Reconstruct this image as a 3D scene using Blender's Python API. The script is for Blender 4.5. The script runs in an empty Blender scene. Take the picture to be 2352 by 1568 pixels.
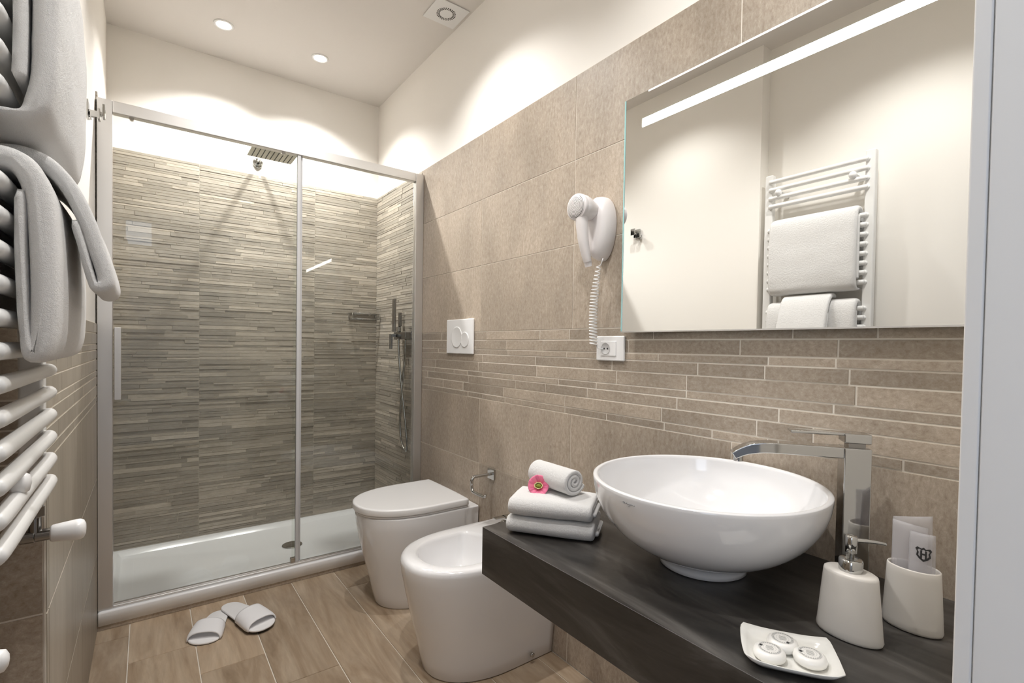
import bpy, bmesh, math, random
from mathutils import Vector, Matrix, noise
random.seed(7)
D = bpy.data
SC = bpy.context.scene
COL = SC.collection
PI = math.pi

# ------------------------------------------------------------------ camera
CAM_H = 1.1195
F_PX = 1135.81
yaw, roll, pitch = 0.6352, 0.0152, -0.0206
fw = Vector((math.sin(yaw)*math.cos(pitch), math.cos(yaw)*math.cos(pitch), math.sin(pitch)))
rt0 = Vector((math.cos(yaw), -math.sin(yaw), 0)); up0 = rt0.cross(fw)
rt = rt0*math.cos(roll)+up0*math.sin(roll); up = -rt0*math.sin(roll)+up0*math.cos(roll)
cd = D.cameras.new('camera'); cam = D.objects.new('camera', cd); COL.objects.link(cam)
cd.sensor_width = 36; cd.lens = F_PX/2352*36; cd.shift_y = (818.866-784)/2352; cd.clip_start = 0.01
M = Matrix((rt, up, -fw)).transposed().to_4x4(); M.translation = (0, 0, CAM_H)
cam.matrix_world = M
SC.camera = cam

# ------------------------------------------------------------------ world, exposure
w = D.worlds.new('world'); SC.world = w; w.use_nodes = True
w.node_tree.nodes['Background'].inputs[0].default_value = (0.72, 0.83, 1.0, 1)
w.node_tree.nodes['Background'].inputs[1].default_value = 0.6
SC.view_settings.view_transform = 'Standard'; SC.view_settings.look = 'None'
SC.view_settings.exposure = 0.08; SC.view_settings.gamma = 1
SC.view_settings.use_curve_mapping = False
try:
    SC.cycles.max_bounces = 14; SC.cycles.diffuse_bounces = 8; SC.cycles.glossy_bounces = 8
    SC.cycles.transparent_max_bounces = 16; SC.cycles.transmission_bounces = 8
    SC.cycles.sample_clamp_indirect = 6; SC.cycles.use_denoising = True
    SC.cycles.caustics_reflective = False; SC.cycles.caustics_refractive = False
except Exception: pass

# ------------------------------------------------------------------ room measures
XR, XL, XL2 = 1.200, -0.156, -0.232      # right wall, left wall by the shower, recessed wall with the radiator
YJ, YF, YB = 1.285, 0.10, 3.124          # jog in the left wall, inner face of the door wall, shower back wall
YS = 2.45                                # front plane of the shower screen
ZC, ZT = 2.652, 2.064                    # ceiling, top of the tiles
ZB1, ZB0, ZL = 1.184, 0.885, 0.593       # strip band top, bottom, joint below it
CT = 0.662                               # top of the vanity

# downlights: (x, y)
LAMPS = [(0.296, 2.79), (0.746, 2.79), (0.296, 1.72), (0.746, 1.72), (0.296, 0.66), (0.746, 0.66)]
SPOT_W = 48.0

# ------------------------------------------------------------------ materials
def mat(name, color=(.8, .8, .8), rough=.5, metal=0.0, **kw):
    m = D.materials.new(name); m.use_nodes = True
    b = m.node_tree.nodes['Principled BSDF']
    b.inputs['Base Color'].default_value = (*color, 1)
    b.inputs['Roughness'].default_value = rough; b.inputs['Metallic'].default_value = metal
    for k, v in kw.items():
        b.inputs[k.replace('_', ' ')].default_value = v
    return m
def nodes(m): return m.node_tree.nodes, m.node_tree.links, m.node_tree.nodes['Principled BSDF']
def N(ns, t, **kw):
    n = ns.new(t)
    for k, v in kw.items(): setattr(n, k, v)
    return n
def noise_chain(m, scale3, nscale, detail=6, rough=.6, attr=False, distort=0.0):
    """object coordinates stretched by scale3, shifted by the piece's own random value"""
    ns, ls, b = nodes(m)
    tc = N(ns, 'ShaderNodeTexCoord'); mp = N(ns, 'ShaderNodeMapping'); mp.inputs['Scale'].default_value = scale3
    ls.new(tc.outputs['Object'], mp.inputs['Vector'])
    vec = mp.outputs['Vector']
    at = None
    if attr:
        at = N(ns, 'ShaderNodeAttribute', attribute_name='piece')
        mul = N(ns, 'ShaderNodeVectorMath', operation='SCALE'); mul.inputs['Scale'].default_value = 37.0
        ls.new(at.outputs['Color'], mul.inputs[0])
        add = N(ns, 'ShaderNodeVectorMath', operation='ADD')
        ls.new(vec, add.inputs[0]); ls.new(mul.outputs[0], add.inputs[1]); vec = add.outputs[0]
    nz = N(ns, 'ShaderNodeTexNoise'); nz.inputs['Scale'].default_value = nscale
    nz.inputs['Detail'].default_value = detail; nz.inputs['Roughness'].default_value = rough
    nz.inputs['Distortion'].default_value = distort
    ls.new(vec, nz.inputs['Vector'])
    return nz, at, vec
def ramp(m, fac, stops):
    ns, ls, b = nodes(m)
    r = N(ns, 'ShaderNodeValToRGB')
    e = r.color_ramp.elements
    while len(e) < len(stops): e.new(0.5)
    for el, (p, c) in zip(e, stops): el.position = p; el.color = (*c, 1)
    ls.new(fac, r.inputs['Fac']); return r
def bump(m, fac, strength, dist=.002):
    ns, ls, b = nodes(m)
    bp = N(ns, 'ShaderNodeBump'); bp.inputs['Strength'].default_value = strength; bp.inputs['Distance'].default_value = dist
    ls.new(fac, bp.inputs['Height']); ls.new(bp.outputs['Normal'], b.inputs['Normal'])
def mixmul(m, a, battr, lo, hi):
    """multiply colour a by a per-piece value between lo and hi"""
    ns, ls, b = nodes(m)
    mr = N(ns, 'ShaderNodeMapRange'); mr.inputs['To Min'].default_value = lo; mr.inputs['To Max'].default_value = hi
    sep = N(ns, 'ShaderNodeSeparateColor'); ls.new(battr, sep.inputs[0]); ls.new(sep.outputs[1], mr.inputs['Value'])
    vm = N(ns, 'ShaderNodeVectorMath', operation='SCALE')
    ls.new(a, vm.inputs[0]); ls.new(mr.outputs[0], vm.inputs['Scale'])
    return vm.outputs[0]

def stone_mat(name, stops, scale3, nscale, lo, hi, rough=.45, bs=.25):
    m = mat(name, rough=rough)
    ns, ls, b = nodes(m)
    nz, at, vec = noise_chain(m, scale3, nscale, detail=12, rough=.8, attr=True, distort=.3)
    r = ramp(m, nz.outputs[0], stops)
    n2 = N(ns, 'ShaderNodeTexNoise'); n2.inputs['Scale'].default_value = .07; n2.inputs['Detail'].default_value = 4
    ls.new(vec, n2.inputs['Vector'])
    r2 = N(ns, 'ShaderNodeMapRange'); r2.inputs['From Min'].default_value = .3; r2.inputs['From Max'].default_value = .7
    r2.inputs['To Min'].default_value = .84; r2.inputs['To Max'].default_value = 1.12
    ls.new(n2.outputs[0], r2.inputs['Value'])
    v = N(ns, 'ShaderNodeVectorMath', operation='SCALE'); ls.new(r.outputs[0], v.inputs[0]); ls.new(r2.outputs[0], v.inputs['Scale'])
    c = mixmul(m, v.outputs[0], at.outputs['Color'], lo, hi)
    ls.new(c, b.inputs['Base Color']); bump(m, nz.outputs[0], bs, .0015)
    return m
S_TILE = [(.30, (.255, .20, .148)), (.44, (.385, .317, .248)), (.55, (.448, .381, .309)), (.72, (.60, .53, .45))]
S_SPLIT = [(.25, (.33, .285, .228)), (.42, (.475, .42, .352)), (.56, (.55, .495, .425)), (.75, (.71, .66, .59))]
S_LEFT = [(.25, (.25, .215, .165)), (.5, (.36, .32, .262)), (.8, (.46, .42, .355))]
m_tile = stone_mat('stone_tile', S_TILE, (85, 85, 42), 1.3, .90, 1.06)
m_band = stone_mat('stone_strip', S_TILE, (60, 60, 75), 1.4, .80, 1.07)
m_split = stone_mat('split_stone', S_SPLIT, (16, 16, 60), 1.3, .72, 1.16, rough=.5, bs=.4)
m_tile_left = stone_mat('smooth_tile', S_LEFT, (14, 14, 1.6), 1.2, .93, 1.06, rough=.4, bs=.1)
m_grout = mat('grout', (.74, .69, .61), .8)
m_plaster = mat('warm_white_plaster', (.86, .835, .79), .75)
nz, _, _ = noise_chain(m_plaster, (1, 1, 1), 60); bump(m_plaster, nz.outputs[0], .05, .001)
m_ceil = mat('ceiling_paint', (.74, .71, .68), .6)
m_white_trim = mat('white_lacquer', (.80, .79, .77), .35)
m_hall = mat('hall_paint', (.75, .77, .80), .7)

m_floor = mat('wood_look_plank', rough=.4)
ns, ls, b = nodes(m_floor)
nz, at, vec = noise_chain(m_floor, (11, 1.5, 1), 1.1, detail=8, rough=.62, attr=True, distort=1.3)
r = ramp(m_floor, nz.outputs[0], [(.25, (.26, .185, .12)), (.42, (.385, .288, .198)), (.56, (.46, .36, .26)), (.75, (.57, .47, .36))])
gr = N(ns, 'ShaderNodeTexNoise'); gr.inputs['Scale'].default_value = 6; gr.inputs['Detail'].default_value = 5
ls.new(vec, gr.inputs['Vector'])
g2 = N(ns, 'ShaderNodeMapRange'); g2.inputs['To Min'].default_value = .8; g2.inputs['To Max'].default_value = 1.2
ls.new(gr.outputs[0], g2.inputs['Value'])
v = N(ns, 'ShaderNodeVectorMath', operation='SCALE'); ls.new(r.outputs[0], v.inputs[0]); ls.new(g2.outputs[0], v.inputs['Scale'])
ls.new(mixmul(m_floor, v.outputs[0], at.outputs['Color'], .84, 1.1), b.inputs['Base Color'])
bump(m_floor, gr.outputs[0], .08, .001)

m_ceramic = mat('white_glazed_ceramic', (.80, .80, .81), .09, Coat_Weight=.4, Coat_Roughness=.04)
m_ceramic_in = m_ceramic
m_plastic = mat('white_plastic', (.83, .83, .83), .28)
m_acrylic = mat('white_acrylic', (.87, .875, .885), .16)
m_radiator = mat('white_enamel', (.80, .80, .79), .3)
m_dryer = mat('dryer_plastic', (.82, .79, .79), .3)
m_cream = mat('cream_ceramic', (.73, .70, .655), .3)
m_dish = mat('off_white_ceramic', (.78, .775, .74), .15)
m_chrome = mat('chrome', (.54, .54, .53), .06, 1.0)
m_chrome_dark = mat('dark_chrome', (.30, .29, .28), .18, 1.0)
m_alu = mat('satin_aluminium', (.80, .795, .79), .38, 1.0)
m_strip = mat('grey_plastic_strip', (.62, .63, .65), .35, .3)
m_rubber = mat('black_rubber', (.015, .015, .015), .7)
m_black = mat('black_print', (.03, .03, .03), .6)
m_greyprint = mat('grey_print', (.30, .30, .30), .6)
m_hole = mat('dark_recess', (.05, .045, .04), .8)
m_slipper = mat('white_fleece', (.86, .86, .88), .95)
nz, _, _ = noise_chain(m_slipper, (1, 1, 1), 400); bump(m_slipper, nz.outputs[0], .2, .001)
m_foam = mat('white_foam', (.84, .84, .85), .8)

m_terry = mat('white_terry', (.91, .905, .895), 1.0, Sheen_Weight=.3)
nz, _, vec = noise_chain(m_terry, (1, 1, 1), 900, detail=3, rough=.7)
ns, ls, b = nodes(m_terry)
n2 = N(ns, 'ShaderNodeTexNoise'); n2.inputs['Scale'].default_value = 160; n2.inputs['Detail'].default_value = 5
ls.new(vec, n2.inputs['Vector'])
ad = N(ns, 'ShaderNodeMath', operation='ADD'); ls.new(nz.outputs[0], ad.inputs[0]); ls.new(n2.outputs[0], ad.inputs[1])
bump(m_terry, ad.outputs[0], .8, .0036)

m_counter = mat('dark_slate_laminate', rough=.42)
ns, ls, b = nodes(m_counter)
nz, _, vec = noise_chain(m_counter, (9, 1.6, 9), 1.5, detail=8, rough=.65, distort=.8)
r = ramp(m_counter, nz.outputs[0], [(.32, (.017, .0155, .014)), (.5, (.045, .041, .037)), (.68, (.105, .099, .092))])
ls.new(r.outputs[0], b.inputs['Base Color'])
rr = N(ns, 'ShaderNodeMapRange'); rr.inputs['To Min'].default_value = .26; rr.inputs['To Max'].default_value = .42
ls.new(nz.outputs[0], rr.inputs['Value']); ls.new(rr.outputs[0], b.inputs['Roughness'])

m_mirror = mat('mirror_silver', (.90, .905, .89), .0, 1.0)
m_glass_edge = mat('glass_edge', (.35, .62, .62), .1, 0, Specular_IOR_Level=.8)
m_pink = mat('pink_petal', (.80, .16, .30), .6, 0, Subsurface_Weight=.1)
m_pink2 = mat('pale_pink_petal', (.85, .42, .42), .6)
m_yellow = mat('cream_yellow', (.78, .70, .35), .6)
m_green = mat('olive_green', (.22, .24, .02), .6)
m_soap = mat('wrapped_soap', (.84, .83, .80), .3, Coat_Weight=.5)
m_led = D.materials.new('led_diffuser'); m_led.use_nodes = True
bb = m_led.node_tree.nodes['Principled BSDF']
bb.inputs['Emission Color'].default_value = (1, .985, .95, 1); bb.inputs['Emission Strength'].default_value = 15.0
m_edge_glint = D.materials.new('painted_glint'); m_edge_glint.use_nodes = True
bb = m_edge_glint.node_tree.nodes['Principled BSDF']
bb.inputs['Emission Color'].default_value = (1, 1, .97, 1); bb.inputs['Emission Strength'].default_value = 1.3  # weak emission standing in for light caught on the mirror's top edge
m_lens = D.materials.new('lamp_lens'); m_lens.use_nodes = True
bb = m_lens.node_tree.nodes['Principled BSDF']
bb.inputs['Emission Color'].default_value = (1, .96, .90, 1); bb.inputs['Emission Strength'].default_value = 40.0

def clear_glass(name, tint, ior=1.45, extra=0.0):
    m = D.materials.new(name); m.use_nodes = True
    ns, ls = m.node_tree.nodes, m.node_tree.links; ns.clear()
    out = N(ns, 'ShaderNodeOutputMaterial'); mix = N(ns, 'ShaderNodeMixShader')
    tr = N(ns, 'ShaderNodeBsdfTransparent'); tr.inputs[0].default_value = (*tint, 1)
    gl = N(ns, 'ShaderNodeBsdfGlossy'); gl.inputs['Roughness'].default_value = 0.0
    fr = N(ns, 'ShaderNodeFresnel'); fr.inputs['IOR'].default_value = ior
    ls.new(fr.outputs[0], mix.inputs[0]); ls.new(tr.outputs[0], mix.inputs[1]); ls.new(gl.outputs[0], mix.inputs[2])
    ls.new(mix.outputs[0], out.inputs[0]); return m
m_glass = clear_glass('shower_glass', (.966, .980, .966))
m_sachet = D.materials.new('frosted_film'); m_sachet.use_nodes = True
ns, ls = m_sachet.node_tree.nodes, m_sachet.node_tree.links
mx = N(ns, 'ShaderNodeMixShader'); mx.inputs[0].default_value = .3
tr = N(ns, 'ShaderNodeBsdfTransparent'); tr.inputs[0].default_value = (.95, .95, .96, 1)
bb = ns['Principled BSDF']; bb.inputs['Base Color'].default_value = (.72, .71, .73, 1); bb.inputs['Roughness'].default_value = .35
ls.new(tr.outputs[0], mx.inputs[1]); ls.new(bb.outputs[0], mx.inputs[2]); ls.new(mx.outputs[0], ns['Material Output'].inputs[0])

m_grill = mat('vent_grill', (.80, .78, .78), .35)
ns, ls, b = nodes(m_grill)
tc = N(ns, 'ShaderNodeTexCoord'); sp = N(ns, 'ShaderNodeSeparateXYZ'); ls.new(tc.outputs['Object'], sp.inputs[0])
cm = N(ns, 'ShaderNodeCombineXYZ'); ls.new(sp.outputs[1], cm.inputs[1]); ls.new(sp.outputs[2], cm.inputs[2])
ln = N(ns, 'ShaderNodeVectorMath', operation='LENGTH'); ls.new(cm.outputs[0], ln.inputs[0])
mu = N(ns, 'ShaderNodeMath', operation='MULTIPLY'); mu.inputs[1].default_value = 1700; ls.new(ln.outputs['Value'], mu.inputs[0])
sn = N(ns, 'ShaderNodeMath', operation='SINE'); ls.new(mu.outputs[0], sn.inputs[0])
gt = N(ns, 'ShaderNodeMath', operation='GREATER_THAN'); gt.inputs[1].default_value = .25; ls.new(sn.outputs[0], gt.inputs[0])
r = ramp(m_grill, gt.outputs[0], [(0, (.80, .78, .78)), (1, (.16, .15, .15))]); ls.new(r.outputs[0], b.inputs['Base Color'])

# ------------------------------------------------------------------ helpers
def link(o, parent=None):
    COL.objects.link(o)
    if parent is not None: o.parent = parent
    return o
def obj(name, bm, mats, parent=None, smooth=False, bevel=0, segs=3, sub=0, loc=None):
    me = D.meshes.new(name)
    bmesh.ops.recalc_face_normals(bm, faces=bm.faces[:])
    bm.to_mesh(me); bm.free()
    for mm in (mats if isinstance(mats, (list, tuple)) else [mats]): me.materials.append(mm)
    o = D.objects.new(name, me); link(o, parent)
    if smooth or bevel:
        for p in me.polygons: p.use_smooth = True
    if bevel:
        md = o.modifiers.new('bevel', 'BEVEL'); md.width = bevel; md.segments = segs; md.limit_method = 'ANGLE'
        md.angle_limit = math.radians(35); md.harden_normals = True
    if sub:
        md = o.modifiers.new('sub', 'SUBSURF'); md.levels = sub; md.render_levels = sub
    if loc is not None:
        o.location = loc
    return o
def thing(name, label, cat, loc=(0, 0, 0), group=None):
    o = D.objects.new(name, None); o.empty_display_size = .05; link(o); o.location = loc
    o['label'] = label; o['category'] = cat
    if group: o['group'] = group
    return o
def tag(o, label, cat, group=None):
    o['label'] = label; o['category'] = cat
    if group: o['group'] = group
    return o
def struct(o): o['kind'] = 'structure'; return o
def BM(): return bmesh.new()
def box(bm, x0, x1, y0, y1, z0, z1, mi=0):
    vs = [bm.verts.new(p) for p in ((x0, y0, z0), (x1, y0, z0), (x1, y1, z0), (x0, y1, z0), (x0, y0, z1), (x1, y0, z1), (x1, y1, z1), (x0, y1, z1))]
    fs = []
    for f in ((0, 3, 2, 1), (4, 5, 6, 7), (0, 1, 5, 4), (1, 2, 6, 5), (2, 3, 7, 6), (3, 0, 4, 7)):
        q = bm.faces.new([vs[i] for i in f]); q.material_index = mi; fs.append(q)
    return vs, fs
def obox(bm, c, ax, ay, az, hx, hy, hz):
    """box with its own axes"""
    c, ax, ay, az = Vector(c), Vector(ax).normalized(), Vector(ay).normalized(), Vector(az).normalized()
    vs = [bm.verts.new(c+ax*hx*i+ay*hy*j+az*hz*k) for k in (-1, 1) for i, j in ((-1, -1), (1, -1), (1, 1), (-1, 1))]
    for f in ((0, 3, 2, 1), (4, 5, 6, 7), (0, 1, 5, 4), (1, 2, 6, 5), (2, 3, 7, 6), (3, 0, 4, 7)):
        bm.faces.new([vs[i] for i in f])
def loft(bm, rings, cap0=True, cap1=True, closed=True):
    R = [[bm.verts.new(p) for p in r] for r in rings]
    n = len(R[0])
    for a, b in zip(R[:-1], R[1:]):
        for i in range(n if closed else n-1):
            j = (i+1) % n
            bm.faces.new((a[i], a[j], b[j], b[i]))
    if cap0: bm.faces.new(R[0][::-1])
    if cap1: bm.faces.new(R[-1])
    return R
def circle(c, r, n=32, ax=Vector((1, 0, 0)), ay=Vector((0, 1, 0)), r2=None):
    c = Vector(c); r2 = r if r2 is None else r2
    return [c+ax*r*math.cos(2*PI*i/n)+ay*r2*math.sin(2*PI*i/n) for i in range(n)]
def lathe(bm, c, prof, n=48, ax=Vector((1, 0, 0)), ay=Vector((0, 1, 0)), up=Vector((0, 0, 1)), cap0=True, cap1=True, ey=1.0):
    c = Vector(c)
    return loft(bm, [circle(c+up*h, max(r, 1e-5), n, ax, ay, max(r, 1e-5)*ey) for r, h in prof], cap0, cap1)
def cyl(bm, p0, p1, r0, r1=None, n=20, caps=True):
    p0, p1 = Vector(p0), Vector(p1); d = (p1-p0).normalized()
    a = d.orthogonal().normalized(); b = d.cross(a); r1 = r0 if r1 is None else r1
    loft(bm, [circle(p0, r0, n, a, b), circle(p1, r1, n, a, b)], caps, caps)
def smooth_path(pts, n=8):
    """Catmull-Rom through points"""
    P = [Vector(p) for p in pts]; out = []
    for i in range(len(P)-1):
        p0 = P[max(i-1, 0)]; p1 = P[i]; p2 = P[i+1]; p3 = P[min(i+2, len(P)-1)]
        for k in range(n):
            t = k/n
            out.append(.5*((2*p1)+(p2-p0)*t+(2*p0-5*p1+4*p2-p3)*t*t+(3*p1-p0-3*p2+p3)*t*t*t))
    out.append(P[-1]); return out
def tube(bm, pts, r, n=12, closed=False, flat=1.0):
    P = [Vector(p) for p in pts]; rings = []
    T = [(P[min(i+1, len(P)-1)]-P[max(i-1, 0)]).normalized() for i in range(len(P))]
    a = T[0].orthogonal().normalized()
    for i, p in enumerate(P):
        a = (a-T[i]*a.dot(T[i])).normalized(); b = T[i].cross(a)
        rr = r(i/(len(P)-1)) if callable(r) else r
        rings.append(circle(p, rr, n, a, b, rr*flat))
    loft(bm, rings)
def ribbon(bm, path, thick, c0, c1, put, nseg=16, wob=.003, cap=None, seed=0, edge=None, taper=None):
    """thick cloth: 2-D centre path swept from c0 to c1; put(a, b, c) gives the world point"""
    P = [Vector((p[0], p[1], 0)) for p in path]
    n = len(P)
    T = [(P[min(i+1, n-1)]-P[max(i-1, 0)]).normalized() for i in range(n)]
    Nn = [Vector((-t.y, t.x, 0)) for t in T]
    cap = thick*.5 if cap is None else cap
    stations = [(c0, 0.25), (c0+cap*.15, .62), (c0+cap*.5, .88), (c0+cap, 1)]
    for k in range(1, nseg): stations.append((c0+cap+(c1-c0-2*cap)*k/nseg, 1))
    stations += [(c1-cap, 1), (c1-cap*.5, .88), (c1-cap*.15, .62), (c1, .25)]
    rings = []
    for c, f in stations:
        h = thick*.5*f; A = []; B = []
        for i, p in enumerate(P):
            s = i/(n-1)
            wv = noise.noise(Vector((p.x*14+seed, p.y*14, c*9)))*wob*2+noise.noise(Vector((p.x*45+seed, p.y*45, c*40)))*wob*.35
            k = 1.0 if taper is None else taper(s, c)
            q = p+Nn[i]*wv
            A.append(q+Nn[i]*h*k); B.append(q-Nn[i]*h*k)
        e1 = P[-1]+T[-1]*h; e0 = P[0]-T[0]*h
        d1 = (A[-1]-B[-1])*.3; d0 = (A[0]-B[0])*.3
        ring = A+[e1+d1, e1-d1]+B[::-1]+[e0-d0, e0+d0]
        rings.append([put(q.x, q.y, c) for q in ring])
    loft(bm, rings)
def dring(xf, xb, cy, hw, z, Lf=None, Lb=.004, nf=2.2, nb=2.0, n1=30, n2=10, n3=14):
    """plan outline: rounded nose towards -x (length Lf), straight flanks, tail at xb (rounding Lb)"""
    Lf = hw if Lf is None else Lf
    pts = []
    for i in range(n1+1):
        t = -PI/2+PI*i/n1; s, c = math.sin(t), math.cos(t)
        pts.append((xf+Lf-Lf*abs(c)**(2/nf), cy+hw*math.copysign(abs(s)**(2/nf), s), z))
    for i in range(1, n2): pts.append((xf+Lf+(xb-Lb-xf-Lf)*i/n2, cy+hw, z))
    for i in range(n3+1):
        t = PI/2-PI*i/n3; s, c = math.sin(t), math.cos(t)
        pts.append((xb-Lb+Lb*abs(c)**(2/nb), cy+hw*math.copysign(abs(s)**(2/nb), s), z))
    for i in range(1, n2): pts.append((xb-Lb-(xb-Lb-xf-Lf)*i/n2, cy-hw, z))
    return pts
def sring(x0, x1, y0, y1, z, r, n=6):
    """rounded rectangle"""
    pts = []
    for cx, cy, a0 in ((x1-r, y1-r, 0), (x0+r, y1-r, PI/2), (x0+r, y0+r, PI), (x1-r, y0+r, 3*PI/2)):
        for i in range(n+1):
            a = a0+PI/2*i/n; pts.append((cx+r*math.cos(a), cy+r*math.sin(a), z))
    return pts

# ------------------------------------------------------------------ tiled walls
def piece_layer(bm): return bm.loops.layers.color.new('piece')
def tiles(bm, lay, put, rows, gap=.0026, d=.004, dj=0.0, mi=2):
    """rows: (z0, z1, [u0, u1, ...]) ; put(u, z, depth towards the room)"""
    for z0, z1, us in rows:
        for a, b_ in zip(us[:-1], us[1:]):
            dd = d+random.uniform(-dj, dj)
            c = (random.random(), random.random(), random.random(), 1)
            g = gap/2
            q = [(a+g, z0+g), (b_-g, z0+g), (b_-g, z1-g), (a+g, z1-g)]
            lo = [bm.verts.new(put(u, z, 0)) for u, z in q]
            k = .0008
            q2 = [(a+g+k, z0+g+k), (b_-g-k, z0+g+k), (b_-g-k, z1-g-k), (a+g+k, z1-g-k)]
            hi = [bm.verts.new(put(u, z, dd)) for u, z in q2]
            fs = [bm.faces.new(hi)]
            for i in range(4):
                j = (i+1) % 4; fs.append(bm.faces.new((lo[i], lo[j], hi[j], hi[i])))
            for f in fs:
                f.material_index = mi
                for lp in f.loops: lp[lay] = c
def cuts(u0, u1, base, step, jit=0.0):
    out = [u0]; k = math.floor((u0-base)/step)+1
    while base+k*step < u1-.004:
        out.append(base+k*step+random.uniform(-jit, jit)); k += 1
    return out+[u1]
def rand_cuts(u0, u1, lo, hi):
    out = [u0]; u = u0+random.uniform(.05, hi)
    while u < u1-lo*.5: out.append(u); u += random.uniform(lo, hi)
    return out+[u1]
BAND = [.885, .908, .949, .983, 1.005, 1.048, 1.083, 1.105, 1.146, 1.184]
def split_rows(u0, u1, joints, z0=.075, z1=ZT):
    """narrow split-face strips, grouped in 0.595 m tiles"""
    rows = []
    z = z0; k = 0
    us = [u0]+[j for j in joints if u0+.01 < j < u1-.01]+[u1]
    for a, b_ in zip(us[:-1], us[1:]):
        z = z1
        while z > z0+.004:
            h = random.choice([.011, .014, .018, .022, .016])
            zz = max(z-h, z0)
            rows.append((zz, z, rand_cuts(a, b_, .09, .34)))
            z = zz
    return rows
T = .595
J0 = 1.869                               # a vertical joint on the right wall
# right wall
bm = BM(); lay = piece_layer(bm)
box(bm, XR+.004, XR+.12, -.05, YB+.12, 0, ZC, 0)
box(bm, XR+.0015, XR+.0041, YF, YB, 0, ZT, 1)
put = lambda u, z, d: (XR+.004-d, u, z)
rows = []
for z0, z1 in ((0, .30), (.30, ZL), (ZL, ZB0), (ZB1, 1.478), (1.478, 1.771), (1.771, ZT)):
    rows.append((z0, z1, cuts(YF, YS+.02, J0 if z1 > 1 or True else J0, T)))
tiles(bm, lay, put, rows, d=.004, dj=.0002)
band = [(a, b_, rand_cuts(YF, YS+.02, .12, .42)) for a, b_ in zip(BAND[:-1], BAND[1:])]
tiles(bm, lay, put, band, d=.004, dj=.0008, mi=3, gap=.003)
tiles(bm, lay, put, split_rows(YS+.02, YB, []), d=.0052, dj=.0014, mi=4, gap=.0008)
struct(obj('wall_right', bm, [m_plaster, m_grout, m_tile, m_band, m_split]))
# back wall of the shower
bm = BM(); lay = piece_layer(bm)
box(bm, XL-.1, XR+.004, YB+.004, YB+.12, 0, ZC, 0)
box(bm, XL, XR, YB+.0015, YB+.0041, 0, ZT, 1)
tiles(bm, lay, lambda u, z, d: (u, YB+.004-d, z), split_rows(XL, XR, [.222, .812]), d=.0052, dj=.0014, mi=2, gap=.0008)
struct(obj('wall_back', bm, [m_plaster, m_grout, m_split]))
# left wall: the part beside the shower stands proud, the radiator part is set back
bm = BM(); lay = piece_layer(bm)
box(bm, XL-.14, XL-.004, YJ+.004, YB+.004, 0, ZC, 0)
box(bm, XL2-.12, XL2-.004, -.05, YJ+.004, 0, ZC, 0)
box(bm, XL2-.12, XL-.14, YJ+.004, YJ+.02, 0, ZC, 0)
box(bm, XL-.0041, XL-.0015, YJ, YS, 0, ZB1, 1)
box(bm, XL2-.0041, XL2-.0015, YF, YJ, 0, ZB1, 1)
box(bm, XL2, XL-.004, YJ+.0015, YJ+.0041, 0, ZB1, 1)
big = ((0, .30), (.30, ZL), (ZL, ZB0))
rL = [(a, b_, cuts(YJ, YS+.02, YS+.05, T)) for a, b_ in big]
tiles(bm, lay, lambda u, z, d: (XL-.004+d, u, z), rL, mi=2)
tiles(bm, lay, lambda u, z, d: (XL-.004+d, u, z), [(a, b_, rand_cuts(YJ, YS+.02, .2, .5)) for a, b_ in zip(BAND[:-1], BAND[1:])], mi=2, gap=.003)
tiles(bm, lay, lambda u, z, d: (XL-.004+d, u, z), split_rows(YS+.02, YB, []), mi=4, d=.0052, dj=.0014, gap=.0008)
rJ = [(a, b_, [XL2, XL-.0045]) for a, b_ in big+tuple(zip(BAND[:-1], BAND[1:]))]
tiles(bm, lay, lambda u, z, d: (u, YJ+.004-d, z), rJ, mi=3)
rR = [(a, b_, cuts(YF, YJ, YJ, T)) for a, b_ in big]+[(a, b_, rand_cuts(YF, YJ, .2, .5)) for a, b_ in zip(BAND[:-1], BAND[1:])]
tiles(bm, lay, lambda u, z, d: (XL2-.004+d, u, z), rR, mi=3)
struct(obj('wall_left', bm, [m_plaster, m_grout, m_tile_left, m_band, m_split]))
# floor of wood-look planks running towards the shower
bm = BM(); lay = piece_layer(bm)
box(bm, XL2-.12, XR+.12, -.05, YB+.12, -.1, -.0025, 0)
W = .1985; xs = [XL2]+[-.056+W*k for k in range(-0, 7)]
xs = [XL2, -.056, .143, .342, .541, .735, .934, 1.133, XR]
off = [2.345, 2.345, 2.141, 1.935, 1.72, 2.25, 1.52, 2.02]
fin = lambda u, z, d: (u, z, -.0025+d)
for i in range(len(xs)-1):
    ys = [YF-.15]+[y for y in (off[i]-2.4, off[i]-1.2, off[i]) if y > YF-.1]+[YS+.02]
    if i == 1: ys = [YF-.15, .94, 2.141, YS+.02]
    if i == 2: ys = [YF-.15, .735, 1.935, YS+.02]
    if i == 3: ys = [YF-.15, .52, 1.72-.0, YS+.02]
    if i == 4: ys = [YF-.15, 1.05, YS+.02]
    for a, b_ in zip(ys[:-1], ys[1:]):
        tiles(bm, lay, fin, [(a, b_, [xs[i], xs[i+1]])], gap=.003, d=.0025, mi=1)
struct(obj('floor', bm, [m_grout, m_floor]))
# ceiling
bm = BM(); box(bm, XL2-.12, XR+.12, -.05, YB+.12, ZC, ZC+.1)
struct(obj('ceiling', bm, m_ceil))
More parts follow.
